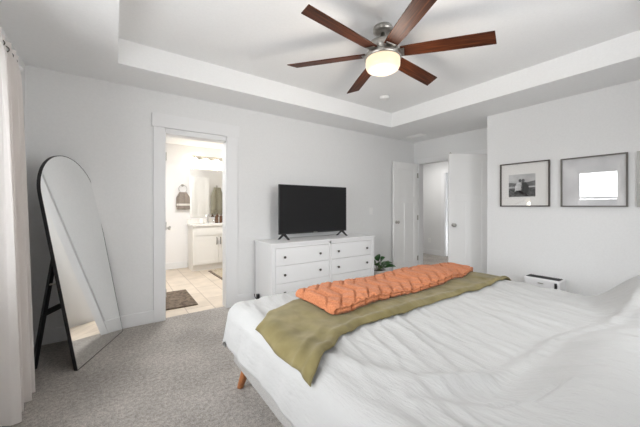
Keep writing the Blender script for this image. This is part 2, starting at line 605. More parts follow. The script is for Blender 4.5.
# ------------------------------------------------------------------ doors
def door_leaf(name, w, h, label, knob_side=1, knob_kind='lever', both=True):
    """leaf in local space: hinge at x=0, extends +x, thickness along y (-0.0175..0.0175), three-panel craftsman"""
    th = 0.0175
    b = MB().box(0, w, -th + 0.009, th - 0.009, 0.012, h)
    st, top, mid, bot = 0.105, 0.12, 0.11, 0.20
    zs = h - top - 0.50           # top of the mid rail
    for s in (-1, 1):
        y0, y1 = (th - 0.0091, th) if s > 0 else (-th, -th + 0.0091)
        b.box(0, st, y0, y1, 0.012, h).box(w - st, w, y0, y1, 0.012, h)
        b.box(st, w - st, y0, y1, h - top, h).box(st, w - st, y0, y1, zs - mid, zs).box(st, w - st, y0, y1, 0.012, bot)
        b.box(w / 2 - 0.048, w / 2 + 0.048, y0, y1, bot, zs - mid)
    o = b.build(name, M['door'], bevel=0.0025)
    struct(o, label)
    kx = w - 0.06
    k = MB()
    for s in (-1, 1):
        k.lathe([(0.026, 0), (0.026, 0.006), (0.011, 0.009), (0.010, 0.034), (0.020, 0.040), (0.027, 0.052), (0.024, 0.064), (0.012, 0.070)], 20, (0, s, 0), (kx, s * (th - 0.001), 0.94))
    k.build('door_knob', M['nickel'], o, smooth=True)['label'] = 'brushed nickel round knob'
    return o


def hinges(o, h, y):
    for z in (0.25, h / 2, h - 0.22):
        g = MB().tube([(0.0, y, z - 0.045), (0.0, y, z + 0.045)], 0.007, 10).box(0.0, 0.03, y - 0.002, y + 0.002, z - 0.044, z + 0.044)
        g.build('hinge', M['nickel'], o)


d1 = door_leaf('door_1', 0.64, 2.0, 'white bathroom door swung open into the bathroom')
d1.location = (BX0 + 0.020, YN + T + 0.02, 0)
d1.rotation_euler = (0, 0, math.radians(90 - 6.6))
d1.location.x -= 0.012
hinges(d1, 2.0, -0.022)
d2 = door_leaf('door_2', 0.625, 2.02, 'left leaf of the white double door, open flat near the television wall')
d2.location = (XD - 0.022, DY1 + 0.012, 0)
d2.rotation_euler = (0, 0, math.radians(180 - 4.5))
hinges(d2, 2.02, 0.022)
d3 = door_leaf('door_3', 0.625, 2.02, 'right leaf of the white double door, half open beside the picture wall')
d3.location = (XD - 0.022, DY0 + 0.012, 0)
d3.rotation_euler = (0, 0, math.radians(180 - 31))
hinges(d3, 2.02, -0.022)
bc = MB().box(0.58, 0.61, -0.008, 0.008, 2.02, 2.032).lathe([(0.006, 0), (0.006, 0.012), (0.002, 0.016)], 10, (0, 0, 1), (0.595, 0, 2.03))
bc.build('ball_catch', M['nickel'], d3)
# linen cupboard door on the bathroom partition
d4 = door_leaf('door_4', 0.46, 2.0, 'narrow white door seen in the bathroom mirror')
d4.location = (1.62, 4.32, 0)

# ------------------------------------------------------------------ windows
n = 1
for y0, y1, z0, z1 in WIN:
    xg = XW - 0.10
    f = MB()
    f.box(xg - 0.025, xg + 0.025, y0, y0 + 0.045, z0, z1).box(xg - 0.025, xg + 0.025, y1 - 0.045, y1, z0, z1)
    f.box(xg - 0.025, xg + 0.025, y0 + 0.045, y1 - 0.045, z0, z0 + 0.045).box(xg - 0.025, xg + 0.025, y0 + 0.045, y1 - 0.045, z1 - 0.045, z1)
    zm = (z0 + z1) / 2
    f.box(xg - 0.02, xg + 0.02, y0 + 0.045, y1 - 0.045, zm - 0.02, zm + 0.02)
    o = f.build('window_%d' % n, M['trim'], bevel=0.003)
    struct(o, 'white framed window on the left wall')
    MB().box(xg - 0.003, xg + 0.003, y0 + 0.04, y1 - 0.04, z0 + 0.04, z1 - 0.04).build('pane', M['glass'], o)
    s = MB().box(XW - 0.07, XW + 0.035, y0 - 0.05, y1 + 0.05, z0 - 0.025, z0)
    s.build('window_sill', M['trim'], o, bevel=0.004)
    n += 1
x0, x1, z0, z1 = FILL_WIN  # frame and pane of the window added to let in fill light
yg = YS - 0.08
f = MB()
f.box(x0, x0 + 0.045, yg - 0.025, yg + 0.025, z0, z1).box(x1 - 0.045, x1, yg - 0.025, yg + 0.025, z0, z1)
f.box(x0 + 0.045, x1 - 0.045, yg - 0.025, yg + 0.025, z0, z0 + 0.045).box(x0 + 0.045, x1 - 0.045, yg - 0.025, yg + 0.025, z1 - 0.045, z1)
f.box((x0 + x1) / 2 - 0.025, (x0 + x1) / 2 + 0.025, yg - 0.02, yg + 0.02, z0 + 0.045, z1 - 0.045)
o = struct(f.build('window_3', M['trim'], bevel=0.003), 'unseen white framed window added behind the bed for fill light')
MB().box(x0 + 0.04, x1 - 0.04, yg - 0.003, yg + 0.003, z0 + 0.04, z1 - 0.04).build('pane', M['glass'], o)

# blind in the second window
bl = thing('window_blind', 'white slatted blind hung in the window of the left wall, mirrored in the picture glass', 'blind', (XW - 0.045, 0.67, 0.80))
b = MB()
for i in range(28):
    z = 0.03 + i * 0.042
    m4 = Matrix.Translation((0, 0, z)) @ Matrix.Rotation(math.radians(24), 4, 'Y')
    b.box(-0.022, 0.022, -0.34, 0.34, -0.0015, 0.0015, mtx=m4)
b.build('slats', M['slat'], bl)
MB().box(-0.028, 0.028, -0.345, 0.345, 1.185, 1.235).build('head_rail', M['slat'], bl, bevel=0.004)
MB().box(-0.02, 0.02, -0.34, 0.34, 0.004, 0.018).build('bottom_rail', M['slat'], bl, bevel=0.004)

# outside: one neighbouring house seen in the picture glass
hs = thing('neighbour_house', 'grey gabled house outside, faintly mirrored in the picture glass', 'house', (-30, 7.5, -4.4))
MB().box(-4, 4, -5, 5, 0, 3.6).build('house_wall', M['siding'], hs)
MB().prism([(-4.5, -5.4, 3.5), (4.5, -5.4, 3.5), (4.5, -5.4, 3.7), (0, -5.4, 6.3), (-4.5, -5.4, 3.7)], (0, 10.8, 0)).build('house_roof', M['roof'], hs)

# ------------------------------------------------------------------ curtain rod and curtains
ROD_X, ROD_Z = -0.515, 2.12
r = thing('curtain_rod', 'pale curtain rod above the windows with small dark fittings', 'curtain rod', (ROD_X, 1.3, ROD_Z))
MB().tube([(0, -1.5, 0), (0, 1.36, 0)], 0.011, 14).build('rod', M['plate'], r, smooth=True)
MB().lathe([(0.011, 0), (0.019, 0.004), (0.021, 0.02), (0.012, 0.034)], 16, (0, 1, 0), (0, 1.36, 0)).build('finial', M['plate'], r, smooth=True)
for yy in (-1.3, 0.0, 1.3):
    MB().box(-0.119, 0.0, yy - 0.006, yy + 0.006, -0.02, -0.011).box(-0.119, -0.113, yy - 0.02, yy + 0.02, -0.05, 0.03).build('bracket', M['nickel'], r)


def curtain(name, label, yb0, yb1, yt0, yt1, nf, amp, ph, seed, flare):
    t = thing(name, label, 'curtain', (ROD_X, (yb0 + yb1) / 2, 0.0), group='curtains on the window wall')
    yc = (yb0 + yb1) / 2

    def fn(u, v):
        z = 0.012 + (ROD_Z + 0.045 - 0.012) * v
        k = 1 - v
        y0 = yt0 + (yb0 - yt0) * k ** 0.8
        y1 = yt1 + (yb1 - yt1) * k ** 0.8
        a = amp * (0.55 + 0.45 * k)
        w = u + 0.018 * math.sin(3.1 * v + seed + 9 * u)
        wave = math.sin(2 * PI * nf * w + ph)
        x = a * wave + 0.012 * math.sin(2 * PI * nf * 2.3 * w + seed)
        y = y0 + (y1 - y0) * u + 0.018 * math.cos(2 * PI * nf * w + ph) * (0.5 + k)
        pin = smoothstep(0.93, 0.985, v)
        x *= 1 - 0.45 * pin
        if v > 0.985:
            x += 0.006 * math.sin(40 * u)
        return (x + flare * k ** 0.8, y - yc, z)
    MB().grid(fn, 110, 60).build('curtain_panel', M['curtain'], t, smooth=True)
    k = 0
    for i in range(nf + 1):
        yy = yt0 + (yt1 - yt0) * (i + 0.25) / (nf + 0.5) - yc
        q = MB()
        q.tube([(0.017 * math.cos(a), yy, ROD_Z + 0.017 * math.sin(a)) for a in [2 * PI * j / 14 for j in range(15)]], 0.003, 6)
        q.box(-0.004, 0.004, yy - 0.006, yy + 0.006, ROD_Z - 0.052, ROD_Z - 0.02)
        q.build('curtain_ring', M['darkknob'], t)
    return t


curtain('curtain', 'off-white floor-length curtain gathered at the far left, beside the arched mirror', 2.28, 2.70, 2.20, 2.57, 4, 0.052, 0.6, 1.0, 0.03)
curtain('curtain', 'narrow off-white curtain between the two windows, mirrored in the picture glass', 1.07, 1.35, 1.09, 1.33, 3, 0.04, 0.0, 2.0, 0.0)

# ------------------------------------------------------------------ arched floor mirror
t = thing('floor_mirror', 'tall arched black-framed floor mirror leaning on its easel stand by the curtain', 'mirror', (-0.2295, 2.7871, 0))
al, tl, W, HH = math.radians(65.37), math.radians(10.08), 0.6974, 1.670
e = Vector((math.cos(al), math.sin(al), 0))
bk = Vector((-math.sin(al), math.cos(al), 0))
hv = bk * math.sin(tl) + Vector((0, 0, 1)) * math.cos(tl)
nv = -(bk * math.cos(tl) - Vector((0, 0, 1)) * math.sin(tl))      # front normal
R = W / 2


def arch(ins, off):
    pts = [(ins, ins), (W - ins, ins)]
    rr = R - ins
    for i in range(41):
        a = PI * i / 40
        pts.append((R + rr * math.cos(a), HH - R + rr * math.sin(a)))
    return [e * s + hv * h + nv * off for s, h in pts]


MB().ring(arch(0, -0.022), arch(0.006, -0.022), nv * 0.022).build('frame', M['black'], t)
MB().prism(arch(0.0055, -0.005), nv * 0.0048).build('mirror_glass', M['mirror'], t)
MB().prism(arch(0.006, -0.02), nv * 0.006).build('backing', M['black'], t)
# easel stand: two flat legs joined by a cross bar
foot_off = 0.315
top_h = 0.86
for s in (0.055, W - 0.055):
    pt = e * s + hv * top_h - nv * 0.034
    ft = e * s + bk * foot_off + Vector((0, 0, 0.0))
    dv = (pt - ft).normalized()
    side = e * 0.021
    fwd = dv.cross(e).normalized() * 0.009
    ft = ft + Vector((0, 0, 0.012))
    q = [ft - side - fwd, ft + side - fwd, ft + side + fwd, ft - side + fwd]
    MB().prism(q, pt - ft).build('stand_leg', M['black'], t, bevel=0.002)
pa = e * 0.055 + bk * foot_off
k = 0.50
pt = e * 0.055 + hv * top_h - nv * 0.04
c0 = pa + (pt - pa) * k
c1 = c0 + e * (W - 0.11)
bv = (pt - pa).normalized() * 0.022
fw = bv.cross(e).normalized() * 0.007
MB().prism([c0 - bv - fw, c0 + bv - fw, c0 + bv + fw, c0 - bv + fw], c1 - c0).build('cross_bar', M['black'], t, bevel=0.002)
# folding brace from the near leg to the back of the frame
for s in (0.045, W - 0.045):
    a = e * s + bk * foot_off + (e * s + hv * top_h - nv * 0.04 - (e * s + bk * foot_off)) * 0.76
    b_ = e * s + hv * 0.66 - nv * 0.024
    MB().tube([a, b_], 0.007, 8).build('brace', M['nickel'], t)

# ------------------------------------------------------------------ ceiling fan
FX, FY = 1.751, 1.60
fan = thing('ceiling_fan', 'six-blade ceiling fan with dark reddish wood blades and a glowing light', 'ceiling fan', (FX, FY, CT))
MB().lathe([(0.074, 0.0), (0.078, -0.012), (0.078, -0.030), (0.066, -0.040), (0.040, -0.046), (0.02, -0.047)], 36).build('canopy', M['nickel'], fan, smooth=True)
MB().lathe([(0.018, -0.046), (0.018, -0.075), (0.034, -0.080), (0.036, -0.105), (0.03, -0.112)], 24).build('downrod', M['nickel'], fan, smooth=True)
zb = 2.447 - CT
MB().lathe([(0.03, -0.108), (0.085, -0.114), (0.112, -0.130), (0.118, -0.150), (0.118, zb + 0.020), (0.10, zb + 0.008), (0.10, zb - 0.012)], 40).build('motor_housing', M['nickel'], fan, smooth=True)
MB().lathe([(0.10, zb - 0.010), (0.142, zb - 0.016), (0.146, zb - 0.024), (0.146, zb - 0.044), (0.139, zb - 0.050), (0.10, zb - 0.050)], 44).build('light_ring', M['nickel'], fan, smooth=True)
lg = MB().lathe([(0.134, zb - 0.048), (0.136, zb - 0.075), (0.135, zb - 0.105), (0.126, zb - 0.125), (0.10, zb - 0.139), (0.05, zb - 0.146), (0.005, zb - 0.148)], 44)
lg.build('glass_shade', M['glassemit'], fan, smooth=True)['label'] = 'warm glowing frosted glass bowl'
pitch = math.radians(13)
for i in range(6):
    th = math.radians(186.2 - 60 * i)
    sag = math.radians((0, -1.6, 0, 0, 1.6, 0)[i])          # the blades do not hang perfectly level
    mt = Matrix.Translation((0, 0, zb)) @ Matrix.Rotation(th, 4, 'Z') @ Matrix.Rotation(sag, 4, 'Y') @ Matrix.Rotation(-pitch, 4, 'X')
    b = MB()
    # outline: narrow root, widening to a slanted tip
    up = [(0.135, -0.050), (0.20, -0.056), (0.45, -0.064), (0.775, -0.070), (0.815, 0.058), (0.45, 0.060), (0.20, 0.056), (0.135, 0.050)]
    b.prism([Vector((x, y, -0.004)) for x, y in up], (0, 0, 0.008))
    o = b.build('blade', M['blade'], fan, bevel=0.002)
    o.matrix_local = mt
    g = MB()
    g.prism([Vector((x, y, 0.0045)) for x, y in ((0.085, -0.020), (0.14, -0.032), (0.215, -0.030), (0.23, 0.0), (0.215, 0.030), (0.14, 0.032), (0.085, 0.020))], (0, 0, 0.006))
    g.prism([Vector((x, y, -0.010)) for x, y in ((0.095, -0.026), (0.165, -0.040), (0.165, 0.040), (0.095, 0.026))], (0, 0, 0.0055))
    iron = g.build('blade_bracket', M['nickel'], fan, bevel=0.0015)
    iron.matrix_local = mt
pl = bpy.data.lights.new('fan_bulb', 'POINT')
pl.energy = 13
pl.color = (1, 0.93, 0.83)
pl.shadow_soft_size = 0.09
po = bpy.data.objects.new('fan_bulb', pl)
po.location = (FX, FY, CT + zb - 0.24)
scene.collection.objects.link(po)

# smoke alarm and vent
s = MB().lathe([(0.062, 0), (0.064, -0.010), (0.060, -0.026), (0.045, -0.034), (0.01, -0.036)], 32).build('smoke_alarm', M['plate'], loc=(2.877, 2.60, CT), smooth=True)
tag(s, 'small round white smoke alarm on the raised ceiling behind the fan', 'smoke alarm')
v = thing('ceiling_vent', 'white slotted air vent in the lower ceiling near the entry corner', 'vent', (4.247, 3.119, C))
MB().ring([(-0.07, -0.16, 0), (0.07, -0.16, 0), (0.07, 0.16, 0), (-0.07, 0.16, 0)], [(-0.052, -0.142, 0), (0.052, -0.142, 0), (0.052, 0.142, 0), (-0.052, 0.142, 0)], (0, 0, -0.008)).build('frame', M['plate'], v)
b = MB()
for i in range(7):
    x = -0.045 + i * 0.015
    b.box(-0.006, 0.006, -0.142, 0.142, -0.0008, 0.0008, mtx=Matrix.Translation((x, 0, -0.0045)) @ Matrix.Rotation(0.5, 4, 'Y'))
b.build('slats', M['plate'], v)

# ------------------------------------------------------------------ dresser
DX0, DX1, DYF, DZ = 1.452, 3.095, 2.995, 0.795
DYB = YN - 0.022
t = thing('dresser', 'long low white two-column chest of drawers under the television', 'dresser', (DX0, DYF, 0))
w_, d_ = DX1 - DX0, DYB - DYF
post = 0.045
b = MB()
b.box(0, 0.022, 0.0, d_, 0.0, DZ - 0.022).box(w_ - 0.022, w_, 0.0, d_, 0.0, DZ - 0.022)
b.box(0.022, w_ - 0.022, d_ - 0.01, d_, 0.05, DZ - 0.022)
b.box(0.022, 0.022 + 0.022, 0.0, 0.022, 0.0, DZ - 0.022).box(w_ - 0.022 - 0.03, w_ - 0.022, 0.0, 0.022, 0.0, DZ - 0.022)
xm = w_ * 0.51
b.box(xm - 0.016, xm + 0.016, 0.0, 0.022, 0.06, DZ - 0.022)
b.box(0.044, w_ - 0.052, 0.0, 0.022, DZ - 0.060, DZ - 0.022).box(0.044, w_ - 0.052, 0.0, 0.022, 0.03, 0.106)
b.box(0.022, w_ - 0.022, 0.06, d_ - 0.01, 0.05, 0.06)
b.build('body', M['dresser'], t, bevel=0.002)
MB().box(-0.012, w_ + 0.012, -0.014, d_, DZ - 0.022, DZ).build('top', M['dresser'], t, bevel=0.004)
zt, zbm, rows = DZ - 0.064, 0.110, 3
dh = (zt - zbm) / rows
for cx0, cx1 in ((0.046, xm - 0.018), (xm + 0.018, w_ - 0.054)):
    for r_ in range(rows):
        z1 = zt - r_ * dh
        q = MB().box(cx0 + 0.002, cx1 - 0.002, 0.002, 0.020, z1 - dh + 0.004, z1)
        q.box(cx0 + 0.02, cx1 - 0.02, 0.020, 0.42, z1 - dh + 0.02, z1 - 0.03)
        dr = q.build('drawer', M['dresser'], t, bevel=0.002)
        L = cx1 - cx0
        for f_ in ((0.145, 0.80) if cx0 < 0.1 else (0.145, 0.855)):
            MB().lathe([(0.006, 0), (0.006, 0.010), (0.011, 0.014), (0.0155, 0.022), (0.0145, 0.029), (0.006, 0.032)], 16, (0, -1, 0), (cx0 + L * f_, 0.002, z1 - dh * 0.5)).build('knob', M['darkknob'], dr, smooth=True)

# small black power adapter cord by the dresser's near leg
t = MB().tube([(1.425, 3.44, 0.12), (1.415, 3.40, 0.10), (1.425, 3.33, 0.05), (1.43, 3.25, 0.012), (1.42, 3.05, 0.008), (1.43, 2.93, 0.008)], 0.005, 8)
t.box(1.405, 1.435, 3.30, 3.335, 0.06, 0.15)
tag(t.build('charging_cable', M['plastic_black'], smooth=False), 'black power cord and plug hanging at the dresser corner beside the baseboard', 'cord')

# ------------------------------------------------------------------ television
TVY = 3.26
t = thing('television', 'flat black television standing on the white dresser', 'television', (2.225, TVY, DZ))
tw, tz0, tz1 = 1.105, 0.865 - DZ, 1.500 - DZ
MB().box(-tw / 2, tw / 2, -0.012, 0.012, tz0, tz1).box(-tw / 2 + 0.12, tw / 2 - 0.12, 0.012, 0.055, tz0 + 0.03, tz1 - 0.22).build('casing', M['plastic_black'], t, bevel=0.003)
MB().box(-tw / 2 + 0.010, tw / 2 - 0.010, -0.0135, -0.0115, tz0 + 0.018, tz1 - 0.010).build('screen', M['screen'], t)
MB().box(-0.03, 0.03, -0.0145, -0.0115, tz0 + 0.004, tz0 + 0.012).build('badge', M['nickel'], t)
for s in (-1, 1):
    xx = s * (tw / 2 - 0.075)
    g = MB()
    g.prism([(xx - 0.024, -0.006, tz0 + 0.004), (xx + 0.024, -0.006, tz0 + 0.004), (xx + 0.050, -0.075, 0.001), (xx + 0.022, -0.075, 0.001)], (0, 0.016, 0.0))
    g.prism([(xx - 0.024, -0.006, tz0 + 0.004), (xx + 0.024, -0.006, tz0 + 0.004), (xx - 0.022, 0.065, 0.001), (xx - 0.050, 0.065, 0.001)], (0, 0.016, 0.0))
    g.build('foot', M['plastic_black'], t, bevel=0.002)


# wall plates
def wall_plate(name, label, loc, rz, cat, kind):
    t = thing(name, label, cat, loc, rz)
    MB().box(-0.036, 0.036, -0.006, 0.0, -0.058, 0.058).build('plate', M['plate'], t, bevel=0.003)
    if kind == 'switch':
        MB().box(-0.016, 0.016, -0.010, -0.005, -0.033, 0.033).build('rocker', M['plate'], t, bevel=0.002)
    else:
        for z in (-0.02, 0.02):
            q = MB().box(-0.017, 0.017, -0.008, -0.005, z - 0.015, z + 0.015)
            q.box(-0.008, -0.005, -0.0085, -0.007, z - 0.005, z + 0.007, 1).box(0.005, 0.008, -0.0085, -0.007, z - 0.005, z + 0.007, 1)
            q.build('socket', [M['plate'], M['seam']], t)
    return t


wall_plate('light_switch', 'white switch plate on the wall right of the television', (3.535, YN, 1.143), 0, 'light switch', 'switch')
wall_plate('power_outlet', 'white outlet low on the hall wall beyond the double doors', (6.55, 4.40, 0.36), -PI / 2, 'outlet', 'outlet')

# ------------------------------------------------------------------ potted plant behind the dresser corner
px_, py_ = 3.42, 3.22
t = thing('potted_plant', 'green broad-leaved plant in a pale pot right of the dresser', 'plant', (px_, py_, 0))
PH = -0.065
MB().lathe([(0.085, 0.0), (0.09, 0.005), (0.115, 0.20), (0.12, 0.215), (0.112, 0.215), (0.104, 0.19)], 28).build('pot', M['pot'], t, smooth=True)
MB().lathe([(0.105, 0.175), (0.104, 0.19), (0.002, 0.195)], 24).build('soil', M['soil'], t)


def leaf(tip, base, width, droop, roll):
    base, tip = Vector(base), Vector(tip)
    L = (tip - base)
    ax = L.normalized()
    sd = ax.cross(Vector((0, 0, 1)))
    if sd.length < 0.1:
        sd = Vector((1, 0, 0))
    sd = Matrix.Rotation(roll, 3, ax) @ sd.normalized()
    up = sd.cross(ax)

    def fn(u, v):
        w = 1.3 * width * math.sin(PI * min(1, u * 0.96 + 0.04)) ** 0.75 * (1 - 0.25 * u)
        s = (v - 0.5) * 2
        return base + L * u + sd * w * s + up * (0.25 * w * abs(s) + droop * math.sin(PI * u))
    return MB().grid(fn, 14, 6)


for tip, w_l, roll in [((-0.02, -0.16, 0.50), 0.045, 1.1), ((0.20, -0.12, 0.385), 0.05, 0.2), ((0.27, 0.02, 0.38), 0.05, -0.3), ((0.03, -0.20, 0.40), 0.05, 0.4),
                       ((-0.12, -0.10, 0.41), 0.045, 0.5), ((0.12, 0.10, 0.50), 0.05, -0.6), ((0.16, -0.22, 0.345), 0.05, 0.3), ((-0.05, 0.14, 0.42), 0.05, 0.1), ((0.19, 0.07, 0.30), 0.05, 0.2)]:
    tp = Vector(tip) + Vector((0, 0, PH))
    bs = Vector((tp.x * 0.35, tp.y * 0.35, 0.19 + (tp.z - 0.19) * 0.62))
    lf = leaf(tp, bs, w_l, 0.02, roll).build('leaf', M['leaf'], t, smooth=True, solid=0.0015)
    MB().tube([(tp.x * 0.05, tp.y * 0.05, 0.18), (tp.x * 0.2, tp.y * 0.2, 0.19 + (tp.z - 0.19) * 0.4), bs], [0.005, 0.004, 0.003], 7).build('stem', M['stem'], lf, smooth=True)


# ------------------------------------------------------------------ pictures on the east wall
def picture(name, label, y0, y1, z0, z1, fm, kind):
    t = thing(name, label, 'picture', (XE, (y0 + y1) / 2, (z0 + z1) / 2), group='framed pictures on the right wall')
    a, h = (y1 - y0) / 2, (z1 - z0) / 2
    fw = 0.013
    MB().ring([(-0.004, -a, -h), (-0.004, a, -h), (-0.004, a, h), (-0.004, -a, h)], [(-0.004, -a + fw, -h + fw), (-0.004, a - fw, -h + fw), (-0.004, a - fw, h - fw), (-0.004, -a + fw, h - fw)], (-0.030, 0, 0)).build('frame', M[fm], t, bevel=0.0015)
    MB().box(-0.012, -0.006, -a + fw - 0.002, a - fw + 0.002, -h + fw - 0.002, h - fw + 0.002).build('mat_board', M['paper'], t)
    return t, a, h


t, a, h = picture('framed_photo', 'dark framed black and white photo of two people with a wide white mat', 1.186, 1.712, 1.219, 1.762, 'framedark', 'photo')
# print: +y is the viewer's left
X = -0.0125
l, rr, zt_, zb_ = 0.166, -0.120, 0.128, -0.150
pr = MB().box(X - 0.001, X, rr, l, zb_, zt_, 0)
pr.prism([(X - 0.0012, l, -0.02), (X - 0.0012, l, 0.030), (X - 0.0012, 0.05, 0.012), (X - 0.0012, 0.0, 0.02), (X - 0.0012, rr, 0.045), (X - 0.0012, rr, -0.02)], (-0.0003, 0, 0), 1)
pr.prism([(X - 0.0016, l, zb_), (X - 0.0016, l, -0.045), (X - 0.0016, rr, -0.035), (X - 0.0016, rr, zb_)], (-0.0003, 0, 0), 2)
pr = pr.build('photo_print', [M['p_sky'], M['p_hill'], M['p_ground']], t)


def disc(b, y, z, ry, rz, off, mi):
    b.prism([(off, y + ry * math.cos(2 * PI * i / 18), z + rz * math.sin(2 * PI * i / 18)) for i in range(18)], (-0.0003, 0, 0), mi)


for cy, lean, ml in ((0.055, -0.010, 'p_light'), (-0.012, 0.012, 'p_dark')):
    f = MB()
    o_ = X - 0.0021
    f.prism([(o_, cy + 0.042, -0.085), (o_, cy + 0.040, -0.02), (o_, cy + 0.028 + lean, 0.028), (o_, cy - 0.024 + lean, 0.028), (o_, cy - 0.040, -0.02), (o_, cy - 0.040, -0.085)], (-0.0003, 0, 0), 0)
    disc(f, cy + lean * 1.5, 0.050, 0.016, 0.021, o_ - 0.0004, 1)
    f.prism([(o_ - 0.0006, cy + 0.030, -0.07), (o_ - 0.0006, cy + 0.050, -0.115), (o_ - 0.0006, cy + 0.025, -0.12), (o_ - 0.0006, cy - 0.004, -0.075)], (-0.0003, 0, 0), 2)
    f.prism([(o_ - 0.0006, cy + 0.002, -0.07), (o_ - 0.0006, cy + 0.0, -0.12), (o_ - 0.0006, cy - 0.026, -0.118), (o_ - 0.0006, cy - 0.036, -0.072)], (-0.0003, 0, 0), 2)
    f.build('photographed_person', [M[ml], M['p_skin'], M['p_dark']], pr)
MB().box(-0.022, -0.020, -a + 0.012, a - 0.012, -h + 0.012, h - 0.012).build('glass', M['picglass'], t)

t, a, h = picture('framed_print', 'grey framed pale print whose glass mirrors the windows', 0.563, 1.085, 1.216, 1.752, 'framegrey', 'print')
MB().box(-0.0135, -0.0125, -a + 0.013, a - 0.013, -h + 0.013, h - 0.013).build('print', M['art'], t)
MB().box(-0.022, -0.020, -a + 0.012, a - 0.012, -h + 0.012, h - 0.012).build('glass', M['picglass'], t)

t, a, h = picture('framed_canvas', 'grey picture cut off by the right edge of the view', -0.02, 0.503, 1.214, 1.75, 'canvas', 'canvas')
MB().box(-0.0345, -0.0125, -a + 0.013, a - 0.013, -h + 0.013, h - 0.013).build('canvas', M['canvas'], t)

# ------------------------------------------------------------------ air purifier by the picture wall
t = thing('air_purifier', 'white floor appliance with a dark top grille against the picture wall', 'air purifier', (3.85, 1.165, 0))
MB().box(-0.10, 0.10, -0.165, 0.165, 0.012, 0.44).build('body', M['whiteplastic'], t, bevel=0.018, seg=4)
b = MB().box(-0.078, 0.045, -0.150, 0.150, 0.436, 0.443)
for i in range(14):
    b.box(-0.072, 0.040, -0.142 + i * 0.021, -0.136 + i * 0.021, 0.443, 0.448)
b.build('top_grille', M['grille'], t, bevel=0.001)
MB().tube([(-0.104, -0.128, 0.415), (-0.108, -0.132, 0.39), (-0.109, -0.130, 0.36), (-0.106, -0.118, 0.335)], [0.010, 0.012, 0.012, 0.009], 10).build('handle', M['grille'], t, smooth=True)
MB().box(-0.1015, -0.0995, -0.02, 0.03, 0.385, 0.395).build('badge', M['nickel'], t)
for sx in (-1, 1):
    for sy in (-1, 1):
        MB().lathe([(0.016, 0.0), (0.016, 0.014)], 12, (0, 0, 1), (sx * 0.07, sy * 0.13, 0)).build('foot', M['grille'], t)

# ------------------------------------------------------------------ bed
BEX0, BEX1, BEY0, BEY1 = 0.635, 2.685, -0.33, 1.885
bed = thing('bed', 'large grey upholstered platform bed on angled wooden legs', 'bed', ((BEX0 + BEX1) / 2, (BEY0 + BEY1) / 2, 0))
ox, oy = bed.location.x, bed.location.y


def bbox(name, x0, x1, y0, y1, z0, z1, m, bev):
    MB().box(x0 - ox, x1 - ox, y0 - oy, y1 - oy, z0, z1).build(name, M[m], bed, bevel=bev, seg=3)


RZ0, RZ1 = 0.195, 0.36
bbox('side_rail', BEX0, BEX0 + 0.05, BEY0 + 0.08, BEY1, RZ0, RZ1, 'bed', 0.012)
bbox('side_rail', BEX1 - 0.05, BEX1, BEY0 + 0.08, BEY1, RZ0, RZ1, 'bed', 0.012)
bbox('foot_rail', BEX0 + 0.051, BEX1 - 0.051, BEY1 - 0.05, BEY1, RZ0, RZ1, 'bed', 0.012)
bbox('headboard', BEX0, BEX1, BEY0, BEY0 + 0.075, 0.19, 1.02, 'bed', 0.02)
bbox('slat_base', BEX0 + 0.052, BEX1 - 0.052, BEY0 + 0.08, BEY1 - 0.052, 0.25, 0.29, 'bed', 0.005)
for sx, sy in ((0, 0), (0, 1), (1, 0), (1, 1)):
    X0 = BEX0 + 0.075 if sx == 0 else BEX1 - 0.075
    Y0 = BEY1 - 0.075 if sy else BEY0 + 0.12
    dx = -0.025 if sx == 0 else 0.025
    dy = 0.085 if sy else -0.02
    p0, p1 = Vector((X0 - ox, Y0 - oy, RZ0 + 0.01)), Vector((X0 + dx - ox, Y0 + dy - oy, 0.004))
    q = MB()
    rings = []
    for f_, r_ in ((0, 0.033), (0.02, 0.034), (0.95, 0.022), (1, 0.020)):
        c_ = p0 + (p1 - p0) * f_
        rings.append([q.bm.verts.new(c_ + Vector((r_ * math.cos(2 * PI * i / 20), r_ * math.sin(2 * PI * i / 20), 0))) for i in range(20)])
    for A, B in zip(rings, rings[1:]):
        for i in range(20):
            q.bm.faces.new((A[i], A[(i + 1) % 20], B[(i + 1) % 20], B[i]))
    q.bm.faces.new(rings[0][::-1])
    q.bm.faces.new(rings[-1])
    q.build('leg', M['legwood'], bed, smooth=True)['label'] = 'angled round reddish wood leg'

mx0, mx1, my0, my1 = 0.695, 2.625, BEY0 + 0.085, 1.83
mt_ = MB().box(mx0, mx1, my0, my1, 0.292, 0.555).build('mattress', M['mattress'], bevel=0.05, seg=4)
tag(mt_, 'white mattress lying on the bed under the duvet', 'mattress')

# draped cloth over the bed: flat cloth coordinates (a, b) are carried over the rounded bed edges
RX0, RX1, RY1, ZT, RAD = 0.675, 2.645, 1.825, 0.602, 0.098


def fbm(x, y, z=0.0, o=3):
    s_, am = 0.0, 1.0
    for i in range(o):
        s_ += am * noise.noise(Vector((x, y, z)))
        x, y, z, am = x * 2.03 + 5.1, y * 2.03 + 1.7, z + 3.3, am * 0.5
    return s_


def swell(x, y, cx, cy, rx, ry, p=2.6):
    d = (abs((x - cx) / rx) ** p + abs((y - cy) / ry) ** p)
    return max(0.0, 1 - d) ** 1.3 if d < 1 else 0.0


def ridge(x, y, pts, w, hgt):
    """soft fold running along a polyline"""
    best = 9
    for (x0, y0), (x1, y1) in zip(pts, pts[1:]):
        vx, vy = x1 - x0, y1 - y0
        t_ = max(0, min(1, ((x - x0) * vx + (y - y0) * vy) / (vx * vx + vy * vy)))
        best = min(best, math.hypot(x - x0 - t_ * vx, y - y0 - t_ * vy))
    return hgt * math.exp(-(best / w) ** 2)


PIL = [(0.95, 0.02, 0.62, 0.52, 0.13), (1.75, 0.0, 0.62, 0.50, 0.15), (2.45, -0.02, 0.42, 0.46, 0.17)]


